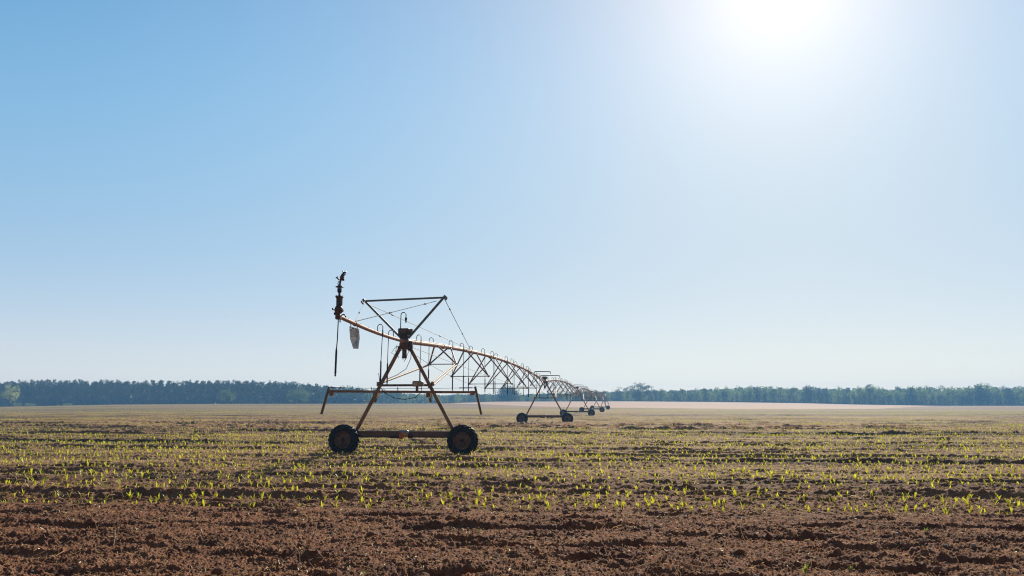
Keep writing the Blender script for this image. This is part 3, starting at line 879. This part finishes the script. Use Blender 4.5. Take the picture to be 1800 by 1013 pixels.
# straw and stalk pieces
V_, F_ = [], []
nS = 8500
sy = 6.0 + (rng.random(nS) ** 1.2) * 14; sx = rng.uniform(-.72, .72, nS) * sy
vv, _ = polar(sx, sy)
kp = (vv < .3) | (rng.random(nS) < .35)
sx, sy = sx[kp], sy[kp]; sz = ground(sx, sy)
for i in range(len(sx)):
    L = min(.3, random.lognormvariate(-2.9, .6)); r = random.uniform(.0018, .0048)
    az = random.uniform(0, 6.28); el = random.uniform(-.15, .5) if random.random() < .85 else random.uniform(.6, 1.3)
    d = Vector((math.cos(az) * math.cos(el), math.sin(az) * math.cos(el), math.sin(el)))
    a = Vector((sx[i], sy[i], sz[i] + r + .004)); e = a + d * L
    mdp = (a + e) / 2 + Vector((random.uniform(-.1, .1), random.uniform(-.1, .1), random.uniform(0, .12))) * L
    u1 = d.cross(Vector((0, 0, 1))).normalized() * r if abs(d.z) < .95 else Vector((r, 0, 0))
    u2 = d.cross(u1).normalized() * r
    o = len(V_)
    for p in (a, mdp, e):
        V_ += [p + u1, p - u1 * .5 + u2 * .87, p - u1 * .5 - u2 * .87]
    for j in range(2):
        for q in range(3):
            q2 = (q + 1) % 3
            F_.append([o + j * 3 + q, o + j * 3 + q2, o + j * 3 + 3 + q2, o + j * 3 + 3 + q])
tag(link('crop_residue', mesh_np('crop_residue', np.array([tuple(p) for p in V_]), np.array(F_), M['straw'])), 'dry straw and broken stalks scattered over the bare soil', 'straw', kind='stuff')
M['litter'] = leaf_mat('dry_litter', (.52, .35, .19), (.20, .095, .05), (.7, .48, .25), .35)
def litter():
    n1, n2 = 30000, 55000
    y1 = 6.0 + rng.random(n1) ** .8 * 9.5
    y2 = 13.5 + rng.random(n2) ** 1.4 * 40
    y = np.concatenate([y1, y2]); x = rng.uniform(-.70, .70, len(y)) * y
    keep = gn(x / .9, y / .5, 44) + rng.normal(0, .25, len(y)) > -.12
    x, y = x[keep], y[keep]; n = len(x)
    L = np.clip(rng.lognormal(-3.55, .55, n), .008, .14) * (1 + .012 * y); W = rng.uniform(.002, .008, n) * (1 + .03 * y)
    az = rng.uniform(0, 2 * PI, n); el = rng.normal(.12, .22, n)
    d = np.stack([np.cos(az) * np.cos(el), np.sin(az) * np.cos(el), np.sin(el)], 1)
    sd = np.cross(d, rng.normal(size=(n, 3))); sd /= np.linalg.norm(sd, axis=1)[:, None]
    c = np.stack([x, y, ground(x, y) + .006 + np.abs(d[:, 2]) * L * .5], 1)
    a = d * (L / 2)[:, None]; b_ = sd * (W / 2)[:, None]
    V = np.stack([c - a - b_, c - a + b_, c + a + b_, c + a - b_], 1).reshape(-1, 3)
    tag(link('field_litter', mesh_np('field_litter', V, np.arange(4 * n).reshape(-1, 4), M['litter'])), 'fine bits of straw and dead leaf littering the soil', 'straw', kind='stuff')
litter()
nL = 420
ly = 6.5 + (rng.random(nL) ** 1.2) * 9; lx = rng.uniform(-.7, .7, nL) * ly
vv, _ = polar(lx, ly); lx, ly = lx[vv < .3], ly[vv < .3]
ls = np.clip(rng.lognormal(-4.2, .5, len(lx)), .006, .035)
scatter('pale_pebbles', [rock(20 + i, 1) for i in range(5)], np.stack([lx, ly], 1), ground(lx, ly) + ls * .25, ls, M['lint'], rng.uniform(0, 6.28, len(lx)), 'small pale stones and bits scattered over the bare soil', 'pebbles')
# the stick leaning out of the soil beside the first row
def stick():
    x, y = -5.85, 14.85
    z = gz(x, y)
    b = MB()
    b.tube([(0, 0, -.03), (.06, .02, .07), (.13, .0, .15), (.21, .02, .24)], [.014, .017, .015, .011], 7)
    b.tube([(.09, .01, .10), (.15, -.03, .12), (.21, -.05, .11)], [.008, .006, .003], 5)
    o = b.build('stick', M['beam'], None, (x, y, z))
    tag(o, 'dark broken stick leaning out of the soil beside the first corn row', 'stick')
stick()
M['weed'] = leaf_mat('weed_leaf', (.13, .16, .05), (.19, .22, .07), (.35, .4, .08), .5)
WM = [mesh_np('weed', *corn_plant(500 + i, 4, .08), M['weed'], True) for i in range(4)]
for i, (x, y, s) in enumerate([(-.45, 11.85, 1.0), (.9, 12.7, .6), (3.55, 9.25, .7), (2.9, 8.75, 1.5), (5.55, 11.8, 1.1), (-6.0, 9.9, .6), (-1.5, 8.95, .6), (4.3, 12.0, .6), (1.6, 13.1, .6)]):
    o = link('weed', WM[i % 4], None, (x, y, gz(x, y) - .01)); o.scale = (s, s, s); o.rotation_euler = (0, 0, i * 1.3)
    tag(o, 'small lone weed sprouting from the bare tilled soil in front', 'weed', 'weeds on the bare soil')

# ------------------------------------------------------------------ trees
M['bark'] = pmat('grey_brown_bark', (.12, .09, .07), (.07, .055, .045), .9, 0, 2)
M['pine'] = leaf_mat('pine_needles', (.028, .046, .022), (.055, .08, .035), (.07, .10, .03), .32)
M['leafg'] = leaf_mat('green_leaves', (.08, .13, .04), (.13, .18, .06), (.33, .43, .11), .5)
M['leafd'] = leaf_mat('dark_leaves', (.03, .055, .025), (.055, .085, .035), (.11, .16, .04), .4)
M['leafm'] = leaf_mat('mid_leaves', (.045, .08, .03), (.08, .125, .045), (.20, .28, .08), .45)
M['leafp'] = leaf_mat('pale_leaves', (.24, .28, .11), (.32, .35, .15), (.62, .68, .2), .55)
def leaves(centres, radii, per, size, r, flat=1.0):
    V, F = [], []
    for c, rad in zip(centres, radii):
        n = max(3, int(per * (rad ** 2)))
        d = r.normal(size=(n, 3)); d /= np.linalg.norm(d, axis=1)[:, None]
        p = np.array(c) + d * (rad * (.45 + .6 * r.random(n) ** .6))[:, None] * np.array([1, 1, flat])
        a = r.normal(size=(n, 3)); a /= np.linalg.norm(a, axis=1)[:, None]
        bb = np.cross(a, r.normal(size=(n, 3))); bb /= np.linalg.norm(bb, axis=1)[:, None]
        s = (size * r.uniform(.55, 1.3, n))[:, None]
        q = np.stack([p - a * s, p + bb * s * .55, p + a * s, p - bb * s * .55], 1)
        V.append(q.reshape(-1, 3))
    V = np.concatenate(V)
    return V, np.arange(len(V)).reshape(-1, 4)
def trunk_mb(h, r0, limbs, top=.92, wob=.02):
    b = MB()
    pts = [(wob * h * math.sin(i * 1.3), wob * h * math.cos(i * 2.1) - wob * h, h * top * i / 5 - (.3 if i == 0 else 0)) for i in range(6)]
    b.tube(pts, [r0 * (1 - .8 * i / 5) for i in range(6)], 6)
    for e, z in limbs:
        b.tube([(0, 0, z), ((e[0]) * .5, e[1] * .5, (z + e[2]) / 2 + .1), tuple(e)], [r0 * .35, r0 * .22, r0 * .08], 4)
    return b
def pine_proto(seed, h=13.0):
    r = np.random.default_rng(seed); base = r.uniform(.40, .55)
    cs, rs, limbs = [], [], []
    n = 17
    for i in range(n):
        t = i / (n - 1)
        z = h * (base + (1 - base) * t * .97)
        rad = (1 - t) ** .5 * r.uniform(.8, 1.9) + .1
        a = r.uniform(0, 6.28)
        c = (rad * math.cos(a), rad * math.sin(a), z + r.uniform(-.3, .5))
        cs.append(c); rs.append(r.uniform(.75, 1.2) * (1 - .12 * t))
        if i % 2 == 0: limbs.append((c, z - .5))
    V, F = leaves(cs, rs, 24, .34, r, .62)
    return trunk_mb(h, .17, limbs, .96, .006).mesh('trunk', M['bark']), mesh_np('crown', V, F, M['pine'])
def leafy_proto(seed, mat, h=10.0, w=3.2, low=.12, nc=26, per=15, size=.36, crown_flat=.9, airy=0.0):
    r = np.random.default_rng(seed)
    cs, rs, limbs = [], [], []
    for i in range(nc):
        d = r.normal(size=3); d /= np.linalg.norm(d); q = r.random() ** .4
        zc = (low + 1) / 2; zh = (1 - low) / 2
        z = h * (zc + zh * d[2] * q * .9)
        k = 1 - .35 * max(0, (z / h - zc) / zh)
        c = (d[0] * q * w * k, d[1] * q * w * k, z)
        rr = r.uniform(.75, 1.5) * min(w / 3.2, 1.8) * (1 - airy * .35)
        cs.append(c); rs.append(rr)
        if i % 2 == 0: limbs.append(((c[0] * .85, c[1] * .85, c[2]), max(.1 * h, z - abs(d[0]) * w)))
    V, F = leaves(cs, rs, per * (1 - airy * .3), size, r, crown_flat)
    V[:, 2] = np.maximum(V[:, 2], .1)
    return trunk_mb(h * .75, .22 * h / 10, limbs, .95, .01).mesh('trunk', M['bark']), mesh_np('crown', V, F, mat)
def tree(name, proto, x, y, sxy, sz, label, cat, group=None, rz=None, z=None):
    o = empty(name, (x, y, (float(macro(np.array([x]), np.array([y]))[0]) if z is None else z)), random.uniform(0, 6.28) if rz is None else rz)
    o.scale = (sxy, sxy, sz)
    link('trunk', proto[0], o); link('crown', proto[1], o)
    tag(o, label, cat, group)
    return o
def px_x(px, d): return (px - 900) / F1800 * d
TOPX = [-120, 0, 100, 300, 450, 520, 600, 640, 700, 760, 840, 930, 960, 1050, 1100, 1150, 1200, 1250, 1300, 1345, 1400, 1430, 1455, 1480, 1525, 1550, 1620, 1650, 1700, 1720, 1760, 1800, 1950]
TOPY = [674, 673, 671, 671.5, 671, 674, 679, 683, 689, 694, 692, 693, 690, 688.5, 686, 686, 685, 683, 680.5, 678.5, 681, 678, 684, 681, 680, 684, 678.5, 682, 680, 677.5, 681, 679, 679]
def top_z(px, d): return EYE + (HZ - np.interp(px, TOPX, TOPY)) * d / F1800
pines = [pine_proto(i) for i in range(7)]
n_p = 0
for row, (d0, step) in enumerate(((462, 3.3), (469, 3.6), (477, 3.8), (486, 4.2))):
    x = px_x(-60, d0)
    while n_p < 298:
        d = d0 + random.uniform(-2.5, 2.5); px = 900 + F1800 * x / d
        if px > 640: break
        zb = float(macro(np.array([x]), np.array([d]))[0])
        h = (top_z(px, d) - zb) * random.uniform(.90, 1.05) * (1 if px < 560 else random.uniform(.8, 1.0))
        s = h / 13.0
        tree('pine_tree', random.choice(pines), x, d, s * random.uniform(.85, 1.15), s, 'tall slender dark pine standing in the dense hazy row beyond the field', 'pine tree', 'pines in the row beyond the field')
        n_p += 1
        x += step * random.uniform(.7, 1.35)
# the wood behind the front rows reads as one mass
def woods():
    V, F, off = [], [], 0
    for i in range(680):
        px = -400 + 2560 * (i + random.random()) / 680
        isp = px < 640
        d = random.uniform(496, 540) if isp else random.uniform(625, 700)
        x = px_x(px, d); zb = float(macro(np.array([x]), np.array([d]))[0])
        h = (top_z(px, d) - zb) * random.uniform(.80, .97)
        r = np.random.default_rng(900 + i)
        n = 9
        cs = [(r.normal(0, 1.9), r.normal(0, 1.3), h * (.06 + .86 * (j / (n - 1)))) for j in range(n)] + [(r.normal(0, 3), r.normal(0, 1.5), r.uniform(.3, h * .35)) for _ in range(5)]; n += 5
        v, f = leaves(cs, r.uniform(1.2, 2.0, n), 13, .75, r, .9)
        v = v + np.array([x, d, zb]); v[:, 2] = np.minimum(v[:, 2], zb + h)
        V.append(v); F.append(f + off); off += len(v)
    o = link('distant_woods', mesh_np('distant_woods', np.concatenate(V), np.concatenate(F), M['leafd']))
    tag(o, 'dim blue-green wood massed behind the front trees on the horizon', 'woods', kind='stuff')
woods()
lf = [leafy_proto(50 + i, M['leafg'] if i % 2 else M['leafd'], w=2.7 + .25 * (i % 4), low=.0, nc=32) for i in range(8)]
for row, (d0, step) in enumerate(((562, 4.6), (574, 5.2), (588, 5.6))):
    x = px_x(610, d0)
    while True:
        d = d0 + random.uniform(-4, 4); px = 900 + F1800 * x / d
        if px > 1880: break
        zb = float(macro(np.array([x]), np.array([d]))[0])
        h = (top_z(px, d) - zb) * random.uniform(.86, 1.14)
        tree('leafy_tree', random.choice(lf), x, d, max(.55, h / 10 * random.uniform(.8, 1.15)), h / 10, 'bushy rounded green tree packed in the hazy woodland edge beyond the pale strip', 'tree', 'leafy trees along the woodland edge')
        x += step * random.uniform(.65, 1.4)
# trees that stand out
def special(px, d, top, wpx, kw, name, label, cat='tree', dz=0):
    x = px_x(px, d); zb = float(macro(np.array([x]), np.array([d]))[0]) + dz
    h = EYE + (HZ - top) * d / F1800 - zb
    w = wpx / 2 * d / F1800
    tree(name, leafy_proto(h=h, w=w * .82, **kw), x, d, 1, 1, label, cat, z=zb)
special(25, 430, 674, 34, dict(seed=71, mat=M['leafp'], low=.2, nc=40, per=18, size=.3), 'pale_tree', 'pale yellow-green tree standing in front of the dark pines near the frame edge')
special(403, 432, 683, 36, dict(seed=72, mat=M['leafm'], low=.0, nc=40, per=16, size=.3), 'round_tree', 'low dome-shaped green tree in front of the tall pines')
special(528, 440, 682, 46, dict(seed=73, mat=M['leafm'], low=.05, nc=40, per=14, size=.32), 'broad_tree', 'broad shaggy green tree in front of the pines beside the hanging bar arm')
special(893, 545, 680.5, 52, dict(seed=84, mat=M['leafd'], low=.0, nc=80, per=14, size=.4), 'large_oak', 'broad dark tree rising behind the hanging sprinkler drops')
special(1122, 556, 672, 66, dict(seed=75, mat=M['leafd'], low=.2, nc=64, per=17, size=.36, airy=.6, crown_flat=.6), 'spreading_tree', 'tallest spreading tree with sky showing through its crown above the woodland edge')
special(1087, 560, 681, 36, dict(seed=76, mat=M['leafd'], low=.35, nc=22, per=12, size=.34, airy=1.0, crown_flat=.5), 'flat_topped_tree', 'flat-topped tree with thin outstretched limbs beside the tallest spreading tree')
special(1523, 556, 675.5, 20, dict(seed=77, mat=M['leafd'], low=.5, nc=16, per=16, size=.34, crown_flat=.6), 'umbrella_tree', 'tree with an umbrella-shaped dark top poking above the woodland edge')
special(1427, 556, 677.5, 12, dict(seed=78, mat=M['leafd'], low=.3, nc=14, per=16, size=.34), 'narrow_tree', 'narrow dark tree poking just above the pale strip\'s woodland edge')
special(1620, 556, 678, 22, dict(seed=79, mat=M['leafg'], low=.3, nc=18, per=14, size=.34), 'crowned_tree', 'green tree with a rounded head standing proud of its neighbours above the pale strip\'s end')
def shrub(px, d, wpx, hpx, seed, label):
    x = px_x(px, d); zb = float(macro(np.array([x]), np.array([d]))[0]); w = wpx / 2 * d / F1800; h = hpx * d / F1800 
    r = np.random.default_rng(seed); n = 12
    cs = [(r.uniform(-1, 1) * w * .8, r.uniform(-1, 1) * 1.0, h * r.uniform(.15, .7)) for _ in range(n)]
    V, F = leaves(cs, r.uniform(.5, .95, n), 40, .2, r, .8); V[:, 2] = np.clip(V[:, 2], .02, h * 1.1)
    o = empty('shrub', (x, d, zb)); link('foliage', mesh_np('foliage', V, F, M['leafg']), o)
    b = MB()
    for c in cs[:6]: b.tube([(c[0] * .4, c[1] * .4, -.1), (c[0] * .7, c[1] * .7, c[2] * .6), c], [.04, .03, .012], 4)
    b.build('stems', M['bark'], o)
    tag(o, label, 'shrub')
shrub(38, 424, 17, 8, 1, 'pale green shrub at the foot of the pale yellow-green tree')
shrub(62, 426, 22, 6, 2, 'low wide pale shrub spreading at the feet of the dark pines')
shrub(126, 424, 16, 3.5, 3, 'small flat pale shrub at the field edge under the pines')

# ------------------------------------------------------------------ air, sky, sun, camera
SUN_AZ, SUN_EL = R(18.4), R(26.9)
S = Vector((math.sin(SUN_AZ) * math.cos(SUN_EL), math.cos(SUN_AZ) * math.cos(SUN_EL), math.sin(SUN_EL)))
b = MB()
b.box((0, 431, 12), (2560, 964, 28), 0)
def haze_mat():
    m, nt, out = nmat('haze_air')
    v = N(nt, 'ShaderNodeVolumePrincipled')
    v.inputs['Color'].default_value = (.22, .54, 1, 1); v.inputs['Density'].default_value = .00058
    v.inputs['Anisotropy'].default_value = .15
    nt.links.new(v.outputs[0], out.inputs['Volume'])
    return m
hz = b.build('haze', haze_mat()); tag(hz, 'thin pale blue haze hanging over the field', 'haze', kind='stuff')
hz.display_type = 'WIRE'

w = bpy.data.worlds.new('World'); scene.world = w; w.use_nodes = True
nt = w.node_tree
bg = nt.nodes['Background']
sky = N(nt, 'ShaderNodeTexSky', sky_type='NISHITA')
sky.sun_disc = False; sky.sun_elevation = SUN_EL; sky.sun_rotation = SUN_AZ
sky.altitude = 0; sky.air_density = 1.0; sky.dust_density = 0.0; sky.ozone_density = 3.0
def mth(op, a, b=None):
    n = N(nt, 'ShaderNodeMath', operation=op)
    for q, x in enumerate((a, b)):
        if x is None: continue
        if hasattr(x, 'is_output'): nt.links.new(x, n.inputs[q])
        else: n.inputs[q].default_value = x
    return n.outputs[0]
def vmth(op, a, b):
    n = N(nt, 'ShaderNodeVectorMath', operation=op)
    for q, x in enumerate((a, b)):
        if hasattr(x, 'is_output'): nt.links.new(x, n.inputs['Scale' if (op == 'SCALE' and q) else q])
        else: n.inputs[q].default_value = x
    return n.outputs['Value' if op == 'DOT_PRODUCT' else 'Vector']
wtc = N(nt, 'ShaderNodeTexCoord'); wd = wtc.outputs['Generated']
wsp = N(nt, 'ShaderNodeSeparateXYZ'); nt.links.new(wd, wsp.inputs[0])
theta = mth('ARCCOSINE', mth('MINIMUM', vmth('DOT_PRODUCT', wd, tuple(S)), 1.0))
# moist lower air whitens the sky towards the horizon; aureole of the low sun
ez = mth('MAXIMUM', wsp.outputs[2], 0.0)
fh = mth('MULTIPLY', mth('EXPONENT', mth('MULTIPLY', mth('POWER', mth('DIVIDE', ez, .387), 4.158), -1.0)), .8027)
upper = vmth('MULTIPLY', sky.outputs[0], (.295, 1.225, 1.385))
upper = vmth('SCALE', upper, mth('SUBTRACT', 1.0, fh))
lower = vmth('SCALE', (2.077, 4.599, 7.208), fh)
g1 = mth('MULTIPLY', mth('EXPONENT', mth('MULTIPLY', mth('POWER', mth('DIVIDE', theta, .135), 1.5), -1.0)), 2.8)
g2 = mth('EXPONENT', mth('DIVIDE', theta, -.3433))
hzn = vmth('SCALE', (8.529, 3.566, .402), mth('EXPONENT', mth('DIVIDE', ez, -.0959)))
tot = vmth('ADD', vmth('ADD', upper, lower), vmth('ADD', vmth('SCALE', (1, 1, 1), g1), vmth('SCALE', (8.303, 4.419, .012), g2)))
tot = vmth('ADD', tot, hzn)
# unseen sky away from the sun, dimmed and greyed to deepen ground shade
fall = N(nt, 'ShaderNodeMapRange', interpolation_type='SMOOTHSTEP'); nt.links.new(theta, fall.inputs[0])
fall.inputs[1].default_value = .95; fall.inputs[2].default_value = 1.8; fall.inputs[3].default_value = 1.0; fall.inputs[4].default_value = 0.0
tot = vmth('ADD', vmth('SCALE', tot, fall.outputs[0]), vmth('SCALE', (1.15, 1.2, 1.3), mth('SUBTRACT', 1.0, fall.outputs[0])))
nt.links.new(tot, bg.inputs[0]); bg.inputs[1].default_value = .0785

sl = bpy.data.lights.new('sun', 'SUN'); sl.energy = 5.0; sl.angle = R(.55); sl.color = (1, .90, .75)
so = bpy.data.objects.new('sun', sl); COL.objects.link(so)
so.rotation_euler = (-S).to_track_quat('-Z', 'Y').to_euler(); so.location = (20, -10, 40)

cam = bpy.data.cameras.new('camera'); cam.lens = 30; cam.sensor_width = 36; cam.clip_end = 5000; cam.clip_start = .05
co = bpy.data.objects.new('camera', cam); COL.objects.link(co)
co.location = (0, 0, EYE); co.rotation_euler = (R(90) + math.atan((HZ - 506.5) / F1800), 0, 0)
scene.camera = co

vs = scene.view_settings
vs.view_transform = 'Standard'; vs.look = 'None'; vs.exposure = .35; vs.gamma = 1; vs.use_curve_mapping = False
scene.render.film_transparent = False
c = scene.cycles
c.max_bounces = 6; c.diffuse_bounces = 3; c.glossy_bounces = 2; c.transmission_bounces = 3; c.volume_bounces = 1
c.use_denoising = True; c.denoiser = 'OPENIMAGEDENOISE'; c.denoising_prefilter = 'ACCURATE'; c.use_adaptive_sampling = False
c.pixel_filter_type = 'BLACKMAN_HARRIS'; c.filter_width = 1.15
